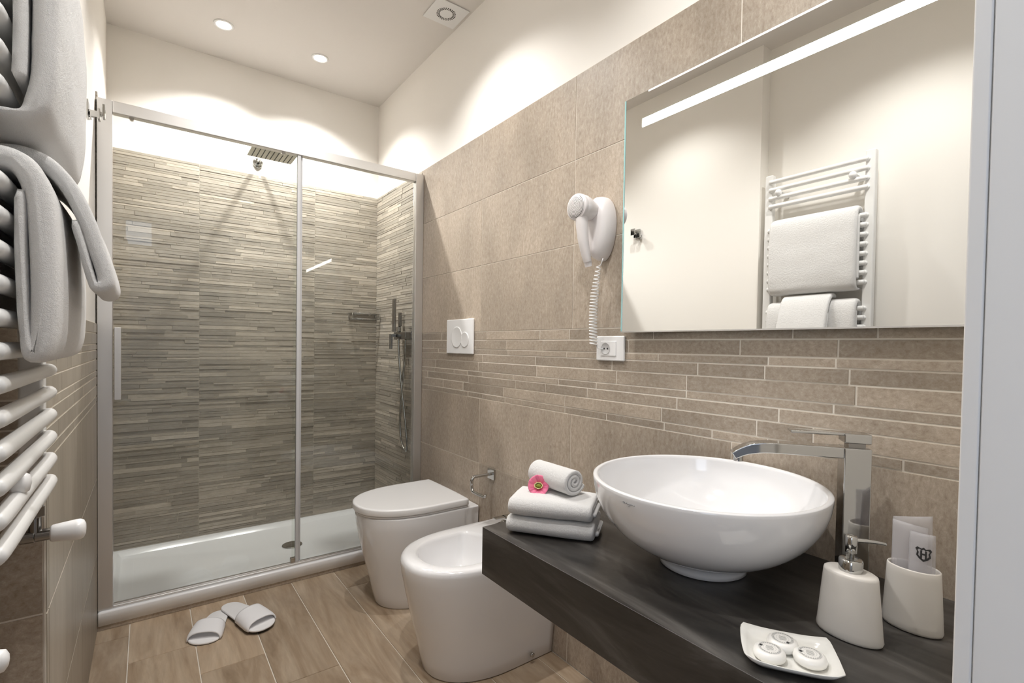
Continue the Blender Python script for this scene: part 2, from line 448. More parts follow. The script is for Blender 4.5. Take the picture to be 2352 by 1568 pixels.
# wall with the doorway the camera stands in
XD0, XD1, ZD = -.19, .566, 2.07
bm = BM()
box(bm, XD1, XR+.12, -.05, YF, 0, ZC); box(bm, XL2-.12, XD0, -.05, YF, 0, ZC); box(bm, XD0, XD1, -.05, YF, ZD, ZC)
struct(obj('wall_front', bm, m_plaster))
bm = BM()
box(bm, XD1-.003, XD1+.0, -.05, YF-.0005, 0, ZD); box(bm, XD1-.004, XD1+.06, YF+.0, YF+.012, 0, ZD+.06)
box(bm, XD0-.03, XD1+.06, YF, YF+.012, ZD, ZD+.06)
box(bm, XD0-.03, XD0+.006, YF, YF+.012, 0, ZD+.06); box(bm, XD0, XD0+.006, -.05, YF-.004, 0, ZD)
struct(obj('trim_1', bm, m_white_trim, bevel=.004))
# hall behind the doorway with its window, plus an added side opening that lights the jamb
HY = -1.7
bm = BM(); box(bm, -1.3, 1.6, HY-.1, -.05, -.1, 0); struct(obj('floor_hall', bm, m_floor))
bm = BM(); box(bm, -1.3, 1.6, HY-.1, -.05, ZC, ZC+.1); struct(obj('ceiling_hall', bm, m_hall))
bm = BM()
box(bm, -1.4, -1.3, HY, -1.45, 0, ZC); box(bm, -1.4, -1.3, -.30, -.05, 0, ZC); box(bm, -1.4, -1.3, -1.45, -.30, 0, .82); box(bm, -1.4, -1.3, -1.45, -.30, 2.18, ZC); box(bm, 1.6, 1.7, HY, -.05, 0, ZC)
box(bm, -1.4, -.21, HY-.1, HY, 0, ZC); box(bm, .06, 1.7, HY-.1, HY, 0, ZC)
box(bm, -.21, .06, HY-.1, HY, 0, 2.12); box(bm, -.21, .06, HY-.1, HY, 2.55, ZC)
box(bm, -1.3, XL2-.12, -.15, -.05, 0, ZC); box(bm, XR+.12, 1.6, -.15, -.05, 0, ZC)
struct(obj('wall_hall', bm, m_hall))
bm = BM()
for a, b_ in ((-.21, -.185), (.035, .06)): box(bm, a, b_, HY-.06, HY-.02, 2.12, 2.55)
box(bm, -.185, .035, HY-.06, HY-.02, 2.12, 2.145); box(bm, -.185, .035, HY-.06, HY-.02, 2.525, 2.55)
wn = struct(obj('window_1', bm, m_white_trim, bevel=.004))
ld = D.lights.new('hall_area_light', 'AREA'); ld.shape = 'RECTANGLE'; ld.size = .26; ld.size_y = .42; ld.energy = .8; ld.color = (.74, .84, 1.0)
lo = D.objects.new('hall_area_light', ld); link(lo); lo.location = (-.075, HY-.12, 2.335); lo.rotation_euler = (PI/2, 0, 0)
ld = D.lights.new('hall_area_light', 'AREA'); ld.shape = 'RECTANGLE'; ld.size = 1.1; ld.size_y = 1.3; ld.energy = 15; ld.color = (.74, .84, 1.0)  # added unseen side light, set out of the reflections to brighten the door jamb
lo = D.objects.new('hall_area_light', ld); link(lo); lo.location = (-1.36, -.87, 1.5); lo.rotation_euler = (0, -PI/2, 0)
# strip of tile under the shower tray
bm = BM(); lay = piece_layer(bm)
box(bm, XL, XR, YS-.004, YS+.05, 0, .021)
struct(obj('trim_2', bm, m_tile, bevel=.001))

# ------------------------------------------------------------------ ceiling lights and vent
dl_names = {0: 'left of the two recessed ceiling spotlights over the shower', 1: 'right of the two recessed ceiling spotlights over the shower',
            2: 'recessed ceiling spotlight over mid room, on the radiator side', 3: 'recessed ceiling spotlight over the toilet side of mid room',
            4: 'recessed ceiling spotlight near the door, on the radiator side', 5: 'recessed ceiling spotlight over the wash basin'}
for i, (x, y) in enumerate(LAMPS):
    t = thing('ceiling_spotlight', dl_names[i], 'ceiling light', (x, y, ZC), 'recessed ceiling spotlights')
    bm = BM(); lathe(bm, (0, 0, 0), [(.030, 0), (.043, 0), (.044, -.002), (.042, -.004), (.033, -.004), (.030, -.001)], cap0=False, cap1=False)
    obj('ring', bm, m_plastic, t, smooth=True)
    bm = BM(); lathe(bm, (0, 0, 0), [(.031, -.0005), (.031, -.002), (.02, -.0028)], n=32)
    obj('lens', bm, m_lens, t, smooth=True)
    s = D.lights.new('spot', 'SPOT'); s.energy = SPOT_W*(1.15, 1.15, .58, .86, .82, .45)[i]; s.spot_size = math.radians(124); s.spot_blend = .6
    s.shadow_soft_size = .022; s.color = (1.0, .978, .952)
    so = D.objects.new('spot', s); link(so, t); so.location = (0, 0, -.012)
t = thing('ceiling_vent', 'square white ceiling extractor vent with a ring of dark slots', 'vent', (1.108, 2.055, ZC))
bm = BM(); box(bm, -.08, .08, -.078, .078, -.006, -.003)
obj('cover_plate', bm, m_plastic, t, bevel=.002)
bm = BM(); box(bm, -.07, .07, -.07, .07, -.0035, 0); obj('back_box', bm, m_hole, t)
bm = BM()
for k in range(26):
    a = 2*PI*k/26
    for r_ in (.033, .041):
        da = (a+PI/26*(r_ > .035))
        obox(bm, (r_*math.cos(da), r_*math.sin(da), -.0062), (math.cos(da), math.sin(da), 0), (-math.sin(da), math.cos(da), 0), (0, 0, 1), .0032, .0022, .0005)
obj('slots', bm, m_hole, t)

# ------------------------------------------------------------------ shower tray
t = thing('shower_tray', 'long white shower tray with low rim behind the sliding glass screen', 'shower tray', (.522, 2.78, 0))
def loc_put(o): 
    return o
bm = BM()
x0, x1, y0, y1 = XL+.001, XR-.001, YS-.012, YB-.001
rg = [sring(x0, x1, y0, y1, .021, .006), sring(x0, x1, y0, y1, .067, .006), sring(x0+.0003, x1-.0003, y0+.0003, y1-.0003, .069, .006), sring(x0+.0022, x1-.0022, y0+.0022, y1-.0022, .0727, .006),
      sring(x0+.007, x1-.007, y0+.007, y1-.007, .074, .006), sring(x0+.034, x1-.034, y0+.052, y1-.034, .074, .012), sring(x0+.038, x1-.038, y0+.056, y1-.038, .0725, .014),
      sring(x0+.050, x1-.050, y0+.068, y1-.050, .056, .02), sring(x0+.058, x1-.058, y0+.076, y1-.058, .052, .024), sring(.5, .72, 2.74, 2.82, .049, .03)]
loft(bm, rg)
o = obj('basin', bm, m_acrylic, t, smooth=True); o.matrix_parent_inverse = Matrix.Translation(-t.location)
bm = BM(); lathe(bm, (.617, 2.777, .0495), [(.050, 0), (.050, .003), (.047, .0045), (.044, .005), (.01, .0058)], n=40)
o = obj('drain_cover', bm, m_chrome, t, smooth=True); o.matrix_parent_inverse = Matrix.Translation(-t.location)
def W2(o, t): o.matrix_parent_inverse = Matrix.Translation(-t.location); return o
def part(name, bm, m, t, **kw):
    """a part modelled in room coordinates, hung under its thing"""
    o = obj(name, bm, m, t, **kw)
    r = t
    off = Vector(t.location)
    if t.parent is not None: off = Vector((0, 0, 0))
    o.matrix_parent_inverse = Matrix.Translation(-off)
    return o

# ------------------------------------------------------------------ shower screen
t = thing('shower_screen', 'sliding glass shower screen in satin aluminium frame across the shower', 'shower screen', (.522, 2.465, .074))
bm = BM(); box(bm, XL+.001, -.109, YS, YS+.035, .0745, 2.036); part('frame_post', bm, m_alu, t, bevel=.002)
bm = BM(); box(bm, 1.154, XR-.001, YS, YS+.035, .0745, 2.036); part('frame_post', bm, m_alu, t, bevel=.002)
bm = BM(); box(bm, -.1085, 1.1535, YS, YS+.035, 1.991, 2.036); part('top_rail', bm, m_alu, t, bevel=.003)
bm = BM(); box(bm, -.1085, 1.1535, YS+.002, YS+.034, .0745, .083); box(bm, -.1085, 1.1535, YS+.006, YS+.010, .083, .089)
part('bottom_track', bm, m_alu, t, bevel=.0008)
bm = BM(); box(bm, -.107, .572, YS+.009, YS+.015, .092, 1.996); g1 = part('sliding_door', bm, m_glass, t)
bm = BM(); box(bm, .548, 1.153, YS+.022, YS+.028, .083, 1.996); part('fixed_panel', bm, m_glass, t)
bm = BM(); box(bm, .5595, .5755, YS+.005, YS+.019, .091, 1.992); o = part('edge_profile', bm, m_strip, g1, bevel=.002)
bm = BM(); box(bm, .5765, .585, YS+.020, YS+.032, .084, 1.990); part('seal_strip', bm, m_strip, t, bevel=.001)
bm = BM(); box(bm, .538, .560, YS+.003, YS+.020, .088, .112); part('door_guide', bm, m_chrome, g1, bevel=.002)
bm = BM(); box(bm, -.104, -.082, YS-.020, YS-.012, .890, 1.170)
for z in (.905, 1.155): box(bm, -.098, -.088, YS-.012, YS+.010, z-.005, z+.005)
part('door_handle', bm, m_alu, g1, bevel=.002)
for x in (-.05, .50):
    bm = BM(); cyl(bm, (x, YS+.018, 1.986), (x, YS+.006, 1.986), .008); part('roller', bm, m_chrome, g1, smooth=False)

# ------------------------------------------------------------------ overhead shower
t = thing('overhead_shower', 'square chrome rain shower head on an arm from the shower back wall', 'shower head', (.50, YB, 2.13))
bm = BM(); lathe(bm, (.50, YB, 2.13), [(.027, -.001), (.027, .006), (.024, .010)], up=Vector((0, -1, 0)), ax=Vector((1, 0, 0)), ay=Vector((0, 0, 1)))
part('wall_flange', bm, m_chrome, t, smooth=True)
bm = BM(); pth = smooth_path([(.50, YB, 2.13), (.50, 2.95, 2.13), (.50, 2.80, 2.128), (.50, 2.71, 2.118), (.50, 2.685, 2.085)], 6)
tube(bm, pth, .010); part('arm', bm, m_chrome, t, smooth=True)
bm = BM(); bmesh.ops.create_uvsphere(bm, u_segments=20, v_segments=12, radius=.015, matrix=Matrix.Translation((.50, 2.685, 2.076)))
part('ball_joint', bm, m_chrome, t, smooth=True)
m_headface = mat('shower_head_face', (.42, .43, .38), .22, .9)
bm = BM(); box(bm, .398, .602, 2.583, 2.787, 2.050, 2.060); hd = part('head_plate', bm, m_headface, t, bevel=.002)
bm = BM()
for k in range(9):
    x = .4175+k*.0206; box(bm, x-.0016, x+.0016, 2.590, 2.780, 2.0488, 2.0502)
part('nozzle_strips', bm, m_black, hd)

# ------------------------------------------------------------------ mixer with hand shower
t = thing('shower_mixer', 'chrome wall shower mixer with hand shower and looping hose', 'shower mixer', (XR, 2.62, 1.17))
bm = BM(); box(bm, 1.140, 1.178, 2.545, 2.700, 1.150, 1.192)
for y in (2.565, 2.68): cyl(bm, (1.17, y, 1.17), (XR-.001, y, 1.17), .016)
part('body', bm, m_chrome_dark, t, bevel=.004)
for y in (2.565, 2.68):
    bm = BM(); cyl(bm, (XR-.006, y, 1.17), (XR-.0005, y, 1.17), .028, n=28); part('flange', bm, m_chrome, t, smooth=False)
bm = BM(); box(bm, 1.112, 1.139, 2.655, 2.690, 1.163, 1.180); box(bm, 1.108, 1.118, 2.658, 2.687, 1.095, 1.180)
part('lever', bm, m_chrome_dark, t, bevel=.003)
bm = BM(); box(bm, 1.130, 1.150, 2.612, 2.640, 1.192, 1.222); part('holder', bm, m_chrome, t, bevel=.004)
bm = BM(); box(bm, 1.136, 1.150, 2.685, 2.715, 1.193, 1.383); part('spray_bar', bm, m_chrome_dark, t, bevel=.004)
bm = BM(); box(bm, 1.132, 1.148, 2.598, 2.622, 1.222, 1.300); part('hand_shower', bm, m_chrome_dark, t, bevel=.004)
bm = BM()
hp = smooth_path([(1.142, 2.635, 1.150), (1.144, 2.628, 1.05), (1.146, 2.60, .90), (1.148, 2.558, .74), (1.150, 2.532, .62), (1.152, 2.527, .56), (1.154, 2.545, .53),
                  (1.156, 2.585, .545), (1.158, 2.625, .60), (1.160, 2.640, .70), (1.160, 2.630, .82), (1.158, 2.600, .95), (1.156, 2.575, 1.06), (1.155, 2.568, 1.150)], 8)
tube(bm, hp, .0062, n=10); part('hose', bm, m_chrome, t, smooth=True)
# corner basket
t = thing('shower_basket', 'small chrome wire soap basket in the shower corner', 'shower basket', (1.11, YB, 1.29))
bm = BM()
for z, r_ in ((1.312, .003), (1.278, .003)):
    q = [(1.02, YB-.004, z), (1.02, YB-.075, z), (1.192, YB-.075, z), (1.192, YB-.004, z)]
    for a, b_ in zip(q, q[1:]+q[:1]): tube(bm, [a, b_], r_, n=8)
for x in (1.02, 1.192):
    for y in (YB-.004, YB-.075): tube(bm, [(x, y, 1.276), (x, y, 1.314)], .003, n=8)
part('frame', bm, m_chrome, t, smooth=True)
bm = BM()
for k in range(1, 11): tube(bm, [(1.02+k*.0156, YB-.075, 1.278), (1.02+k*.0156, YB-.004, 1.278)], .0013, n=6)
part('wires', bm, m_chrome, t, smooth=True)
for x in (1.06, 1.15):
    bm = BM(); cyl(bm, (x, YB-.012, 1.312), (x, YB-.0005, 1.312), .011, n=20); part('mount', bm, m_chrome, t)

# ------------------------------------------------------------------ towel hook
t = thing('towel_hook', 'square chrome double hook on the left wall beside the shower frame', 'towel hook', (XL, 2.06, 1.84))
bm = BM(); box(bm, XL+.0005, XL+.007, 2.035, 2.085, 1.818, 1.868); part('wall_plate', bm, m_chrome, t, bevel=.0015)
bm = BM(); box(bm, XL+.007, XL+.046, 2.050, 2.070, 1.832, 1.842); box(bm, XL+.040, XL+.047, 2.044, 2.076, 1.826, 1.866)
part('prong', bm, m_chrome, t, bevel=.0015)
bm = BM(); box(bm, XL+.007, XL+.036, 2.020, 2.034, 1.812, 1.826); box(bm, XL+.007, XL+.014, 2.020, 2.06, 1.812, 1.826); box(bm, XL+.030, XL+.037, 2.012, 2.042, 1.806, 1.838)
part('prong', bm, m_chrome, t, bevel=.0015)

# ------------------------------------------------------------------ toilet
WY = 2.045
t = thing('toilet', 'white back-to-wall toilet with closed lid beside the shower', 'toilet', (.95, WY, 0))
bm = BM()
def dr(xf, hw, z, Lf=.25, xb=XR-.002, cy=WY, **k): return dring(xf, xb, cy, hw, z, Lf=Lf, **k)
prof = [(.800, .150, 0), (.796, .153, .006), (.786, .158, .05), (.770, .166, .12), (.749, .176, .20), (.730, .184, .28), (.717, .189, .35), (.712, .191, .395), (.714, .190, .403), (.720, .186, .406)]
loft(bm, [dr(a, h, z) for a, h, z in prof]); part('bowl', bm, m_ceramic, t, smooth=True, bevel=.004)
bm = BM()
L = lambda xf, hw, z, xb=1.146: dring(xf, xb, WY, hw, z, Lf=.27, Lb=.006)
loft(bm, [L(.708, .186, .4085), L(.706, .188, .412), L(.708, .186, .4155)]); part('seat', bm, m_plastic, t, smooth=True)
bm = BM()
loft(bm, [L(.704, .190, .4180), L(.7012, .1928, .4195), L(.7005, .1935, .4215), L(.7005, .1935, .4405), L(.7012, .1928, .4435, 1.1455), L(.7040, .190, .4462, 1.143), L(.7085, .186, .4472, 1.139), L(.714, .181, .4474, 1.134), L(.74, .16, .4472, 1.12), dring(.80, 1.06, WY, .09, .4475, Lf=.12, Lb=.006)])
part('lid', bm, m_plastic, t, smooth=True)
for y in (WY-.08, WY+.08):
    bm = BM(); cyl(bm, (1.152, y-.02, .418), (1.152, y+.02, .418), .009); part('hinge', bm, m_chrome, t)

# ------------------------------------------------------------------ bidet
BY = 1.512
t = thing('bidet', 'white back-to-wall bidet between the toilet and the dark vanity', 'bidet', (.95, BY, 0))
bm = BM()
prof = [(.770, .160, 0), (.766, .164, .006), (.757, .168, .05), (.742, .175, .12), (.722, .182, .20), (.704, .188, .28), (.692, .191, .34), (.688, .192, .375), (.690, .191, .388), (.697, .187, .396), (.708, .180, .3995)]
rg = [dring(a, XR-.002, BY, h, z, Lf=.25, Lb=.004) for a, h, z in prof]
inn = [(.736, 1.040, .142, .3990, .17, .06), (.744, 1.036, .136, .395, .165, .06), (.750, 1.032, .132, .386, .16, .06), (.763, 1.022, .124, .34, .15, .06), (.79, .998, .106, .29, .12, .055), (.83, .965, .075, .262, .07, .04), (.87, .93, .03, .255, .022, .018)]
rg += [dring(a, b_, BY, h, z, Lf=Lf, Lb=Lb) for a, b_, h, z, Lf, Lb in inn]
loft(bm, rg); part('bowl', bm, m_ceramic, t, smooth=True)
bm = BM(); lathe(bm, (1.092, BY-.1745, .034), [(.0085, 0), (.0085, .007), (.005, .009)], n=20, ax=Vector((1, 0, 0)), ay=Vector((0, 0, 1)), up=Vector((0, -1, 0)))
part('fixing_screw', bm, m_chrome, t, smooth=True)
bm = BM(); lathe(bm, (.897, BY, .254), [(.022, 0), (.022, .003), (.004, .004)], n=28); part('drain', bm, m_chrome, t, smooth=True)
t = thing('bidet_tap', 'small chrome bidet tap with swivel nozzle on the bidet deck', 'tap', (1.115, BY+.01, .40))
bm = BM(); box(bm, 1.095, 1.135, BY-.010, BY+.030, .3985, .452); part('body', bm, m_chrome, t, bevel=.004)
bm = BM(); obox(bm, (1.085, BY+.01, .440), (1, 0, .12), (0, 1, 0), (-.12, 0, 1), .028, .013, .009); part('spout', bm, m_chrome, t, bevel=.003)
bm = BM(); bmesh.ops.create_uvsphere(bm, u_segments=16, v_segments=10, radius=.0115, matrix=Matrix.Translation((1.055, BY+.01, .437)))
part('ball_joint', bm, m_chrome, t, smooth=True)
bm = BM(); cyl(bm, (1.052, BY+.01, .434), (1.036, BY+.010, .411), .0105, .0095); part('nozzle', bm, m_chrome, t)
bm = BM(); box(bm, 1.098, 1.132, BY-.007, BY+.027, .456, .466); box(bm, 1.050, 1.10, BY-.001, BY+.021, .468, .473); box(bm, 1.09, 1.13, BY-.001, BY+.021, .464, .473)
part('lever', bm, m_chrome, t, bevel=.002)

# ------------------------------------------------------------------ flush plate
t = thing('flush_plate', 'white square flush plate with two round buttons above the toilet', 'flush plate', (XR, WY-.005, 1.163))
cy, cz = WY-.005, 1.163
bm = BM(); box(bm, XR-.010, XR-.0003, cy-.123, cy+.123, cz-.082, cz+.082); part('plate', bm, m_plastic, t, bevel=.004)
for nm, dy, r_ in (('large_button', .022, .050), ('small_button', -.052, .036)):
    bm = BM(); lathe(bm, (XR-.010, cy+dy, cz-.003-(.0 if r_ > .04 else .012)), [(r_, 0), (r_, .0022), (r_-.002, .003), (r_-.005, .0024), (.001, .0022)], n=48, ax=Vector((0, 1, 0)), ay=Vector((0, 0, 1)), up=Vector((-1, 0, 0)), ey=1.0)
    part(nm, bm, m_plastic, t, smooth=True)

# ------------------------------------------------------------------ paper holder
t = thing('paper_holder', 'empty chrome toilet paper holder on the tiled wall by the bidet', 'paper holder', (XR, 1.76, .57))
bm = BM(); box(bm, XR-.008, XR-.0003, 1.735, 1.785, .545, .590); part('wall_plate', bm, m_chrome, t, bevel=.002)
bm = BM()
hp = [Vector(p) for p in smooth_path([(1.195, 1.76, .568), (1.12, 1.76, .568), (1.106, 1.76, .566), (1.098, 1.76, .556), (1.097, 1.76, .545), (1.097, 1.76, .528), (1.097, 1.757, .517), (1.097, 1.748, .510), (1.097, 1.735, .5085), (1.097, 1.68, .5085), (1.097, 1.662, .510), (1.097, 1.652, .519)], 5)]
tube(bm, hp, .0068, n=10, flat=.75); part('bar', bm, m_chrome, t, smooth=True)

# ------------------------------------------------------------------ vanity top
VX, VY1 = .683, 1.042
bm = BM(); box(bm, VX, XR-.0005, YF+.002, VY1, .542, CT)
o = obj('vanity_top', bm, m_counter, None, bevel=.001, segs=2); tag(o, 'thick dark grey wall-hung vanity top carrying the basin', 'vanity top')

# ------------------------------------------------------------------ vessel basin
BX, BYc, BR, BZ = .9554, .599, .2335, .845
t = thing('wash_basin', 'large round white ceramic bowl basin on the dark vanity top', 'wash basin', (BX, BYc, CT))
H_ = BZ-CT
def bowl_r(z, R=BR, depth=.172, p=2.05): # outer radius at height z below the rim
    s = min(max((BZ-z)/depth, 0), 1)
    return R*(1-s**p)**(1/p)
outer = [(bowl_r(CT+.020+ (H_-.022)*k/26), .020+(H_-.022)*k/26) for k in range(27)]
foot = [(.084, .0003), (.088, .002), (.089, .010), (.091, .0185)]
rim = [(BR-.0005, H_-.0012), (BR-.003, H_), (BR-.007, H_+.0005), (BR-.011, H_-.001)]
inner = []
for k in range(25):
    s = .02+.98*k/24; a = s*PI/2
    inner.append(((BR-.012)*math.cos(a)**.95 if k < 24 else .001, H_-.003-.145*math.sin(a)))
bm = BM(); lathe(bm, (BX, BYc, CT), foot+[q for q in outer if q[0] > .098]+rim+inner, n=96)
bw = part('bowl', bm, m_ceramic, t, smooth=True)
bm = BM(); lathe(bm, (BX, BYc, CT+.0375), [(.024, 0), (.032, .0006), (.032, .003), (.028, .006), (.002, .0075)], n=40); part('drain_plug', bm, m_chrome, t, smooth=True)
# small script mark near the rim: flowing strokes
bm = BM()
a0 = math.atan2(-.82, -.57)+.0
def on_bowl(u, v, lift=.0006):
    """u metres along the rim, v metres below it, on the outside of the bowl"""
    z = BZ-.015-v; r_ = bowl_r(z)+lift
    a = math.radians(174.5)+u/BR
    return (BX+r_*math.cos(a), BYc+r_*math.sin(a), z)
strokes = [[(0, .001), (.0025, -.0008), (.005, .0), (.0045, .002), (.002, .0022), (.004, .001), (.0075, .002), (.009, .001)],
           [(.010, .002), (.0105, -.0005), (.012, .0018), (.014, .001)],
           [(.013, .003), (.0155, .0005), (.018, .0012), (.016, .0045), (.0135, .005)],
           [(.018, .0005), (.0195, .002), (.021, .0005), (.0225, .002), (.024, .0006), (.026, .0018), (.0285, .0008), (.0295, .002)]]
for s in strokes: tube(bm, [on_bowl(u, v) for u, v in [(p.x, p.y) for p in smooth_path([(a, b_, 0) for a, b_ in s], 4)]], .00045, n=6)
part('script_mark', bm, m_greyprint, bw, smooth=True)

# ------------------------------------------------------------------ basin tap
fx, fy = 1.105, .3735
sd = Vector((-.57, .82, 0)).normalized(); sn_ = Vector((sd.y, -sd.x, 0)); uz = Vector((0, 0, 1))
t = thing('basin_tap', 'tall square chrome basin mixer tap with long flat spout', 'tap', (fx, fy, CT))
bm = BM(); obox(bm, (fx, fy, CT+.1365), sd, sn_, uz, .0225, .0225, .1363); part('body', bm, m_chrome, t, bevel=.002)
bm = BM()
sp = smooth_path([(0, 0, -.0), (.08, 0, 0), (.13, 0, -.0005), (.158, 0, -.004), (.178, 0, -.011), (.196, 0, -.022)], 5)
top0 = CT+.2725
rings = []
for i, p in enumerate(sp):
    s = i/(len(sp)-1); th = .0105*(1-.30*max(0, s-.6)/.4); wd = .0185*(1-.05*s)
    q = Vector((fx, fy, top0-.0105))+sd*(p.x+.02)+uz*p.z
    tn = (Vector(sp[min(i+1, len(sp)-1)])-Vector(sp[max(i-1, 0)])); tt = (sd*tn.x+uz*tn.z).normalized(); nn = sn_.cross(tt).normalized()
    if nn.z < 0: nn = -nn
    rings.append([q+sn_*a*wd+nn*b_*th for a, b_ in ((-1, -1), (1, -1), (1, 1), (-1, 1))])
loft(bm, rings); part('spout', bm, m_chrome, t, bevel=.002)
e = Vector((fx, fy, top0-.0105))+sd*.206+uz*(-.022)
bm = BM(); cyl(bm, e+uz*-.001, e+uz*-.012, .0095, .0095); part('aerator', bm, m_chrome, t)
bm = BM(); obox(bm, (fx, fy, top0+.005), sd, sn_, uz, .014, .014, .005); part('neck', bm, m_chrome_dark, t)
bm = BM(); obox(bm, Vector((fx, fy, top0+.0185)), sd, sn_, uz, .0225, .0205, .009)
obox(bm, Vector((fx, fy, top0+.0255))+sd*.062, sd, sn_, uz, .052, .0165, .0028)
part('lever', bm, m_chrome, t, bevel=.002)

# ------------------------------------------------------------------ soap dispenser and tumbler
def ell(c, a, b_, z, n=48): return [(c[0]+b_*math.cos(2*PI*i/n), c[1]+a*math.sin(2*PI*i/n), z) for i in range(n)]
pc = (.912, .309)
t = thing('soap_dispenser', 'cream ceramic soap dispenser with chrome pump beside the basin', 'soap dispenser', (*pc, CT))
bm = BM()
S = lambda k, z, c=pc: ell(c, .047-.0085*k, .030-.004*k, z)
loft(bm, [ell(pc, .043, .026, CT+.0003), ell(pc, .046, .029, CT+.002), ell(pc, .0474, .0303, CT+.006)]+[ell(pc, .047-.0085*k/10, .030-.0035*k/10, CT+.006+.094*k/10) for k in range(1, 11)]+[ell(pc, .0375, .0258, CT+.1035), ell(pc, .034, .023, CT+.1055), ell(pc, .015, .015, CT+.106)])
part('bottle', bm, m_cream, t, smooth=True)
bm = BM(); lathe(bm, (*pc, CT+.1055), [(.0165, 0), (.0168, .001), (.0168, .017), (.0155, .019), (.0075, .0195)], n=36); pm = part('collar', bm, m_chrome, t, smooth=True)
bm = BM(); lathe(bm, (*pc, CT+.124), [(.0045, 0), (.0045, .010), (.0082, .011), (.0082, .036), (.007, .038), (.001, .0385)], n=28); part('plunger', bm, m_chrome, t, smooth=True)
bm = BM(); z = CT+.1545
tube(bm, smooth_path([(pc[0]+.004, pc[1]-.004, z), (pc[0]+.015, pc[1]-.016, z), (pc[0]+.027, pc[1]-.028, z-.001), (pc[0]+.035, pc[1]-.036, z-.003)], 5), lambda s: .0037-.0012*s, n=12)
part('spout', bm, m_chrome, t, smooth=True)
cc = (1.024, .2565)
t = thing('tumbler', 'cream ceramic tumbler near the door holding frosted sachets', 'tumbler', (*cc, CT))
bm = BM()
loft(bm, [ell(cc, .037, .023, CT+.0003), ell(cc, .040, .026, CT+.002), ell(cc, .0415, .0275, CT+.006)]+[ell(cc, .0413-.005*k/10, .0273-.002*k/10, CT+.006+.096*k/10) for k in range(1, 11)]+
     [ell(cc, .0353, .0247, CT+.1035), ell(cc, .0343, .0237, CT+.1035), ell(cc, .0336, .023, CT+.101), ell(cc, .035, .0225, CT+.05), ell(cc, .036, .022, CT+.008), ell(cc, .01, .008, CT+.007)])
obj_ = part('cup', bm, m_cream, t, smooth=True)
def sachet(name, label, cx, y0, y1, z0, ztl, ztr, bend, thick=.0022, crest=False):
    """thin frosted bag, slightly bellied, standing in the tumbler"""
    t = thing(name, label, 'sachet', (cx, (y0+y1)/2, z0), 'frosted sachets in the tumbler')
    bm = BM(); n, m_ = 14, 12; F = []; Bk = []
    def P(i, j, s):
        u, v = i/n, j/m_
        y = y0+(y1-y0)*u; z = z0+((ztl+(ztr-ztl)*u)-z0)*v
        k = math.sin(PI*u)*math.sin(PI*min(v*1.0, 1))*.0022+thick*.5*(.25 if i in (0, n) or j in (0, m_) else 1)
        return (cx+bend*(v-.3)*(u-.5)*2+s*k+.002*math.sin(5*u+3*v), y, z)
    F = [[bm.verts.new(P(i, j, -1)) for j in range(m_+1)] for i in range(n+1)]
    Bk = [[bm.verts.new(P(i, j, 1)) for j in range(m_+1)] for i in range(n+1)]
    for G in (F, Bk):
        for i in range(n):
            for j in range(m_): bm.faces.new((G[i][j], G[i+1][j], G[i+1][j+1], G[i][j+1]))
    E = [(i, 0) for i in range(n)]+[(n, j) for j in range(m_)]+[(i, m_) for i in range(n, 0, -1)]+[(0, j) for j in range(m_, 0, -1)]
    for a, b_ in zip(E, E[1:]+E[:1]): bm.faces.new((F[a[0]][a[1]], F[b_[0]][b_[1]], Bk[b_[0]][b_[1]], Bk[a[0]][a[1]]))
    o = part('film', bm, m_sachet, t, smooth=True)
    if crest:
        bm = BM()
        c0 = Vector((cx-.0052, y0+(y1-y0)*.40, z0+(ztl-z0)*.78)); R_ = .0135
        out = [(-.72, .78), (-.25, .62), (0, .82), (.25, .62), (.72, .78), (.95, .55), (.74, .2), (.84, -.25), (.5, -.62), (0, -.92), (-.5, -.62), (-.84, -.25), (-.74, .2), (-.95, .55)]
        inn_ = [(a*.72, b_*.70) for a, b_ in out]
        ax_ = Vector((bend*.4, -1, 0)).normalized(); q = lambda a, b_, d=0: c0+Vector((0, -1, 0))*a*R_*.85+uz*b_*R_+Vector((-d, 0, 0))
        vo = [bm.verts.new(q(*p)) for p in out]; vi = [bm.verts.new(q(*p)) for p in inn_]
        for i in range(len(out)):
            j = (i+1) % len(out); bm.faces.new((vo[i], vo[j], vi[j], vi[i]))
        for x_a, x_b, z_a, z_b in ((-.38, -.16, -.5, .42), (.16, .38, -.5, .42), (-.16, .16, -.12, .08)):
            bm.faces.new([bm.verts.new(q(a, b_, .0003)) for a, b_ in ((x_a, z_a), (x_b, z_a), (x_b, z_b), (x_a, z_b))])
        part('crest_print', bm, m_black, o)
    return t
sachet('sachet', 'frosted sachet with a plain top, rearmost in the cream tumbler', 1.036, .236, .291, CT+.012, .852, .836, .004)
sachet('sachet', 'frosted sachet with dark crest print, front one in the cream tumbler', 1.014, .226, .262, CT+.012, .828, .824, .006, crest=True)
sachet('sachet', 'narrow plain frosted sachet in the middle of the cream tumbler', 1.025, .240, .287, CT+.012, .832, .836, -.004)

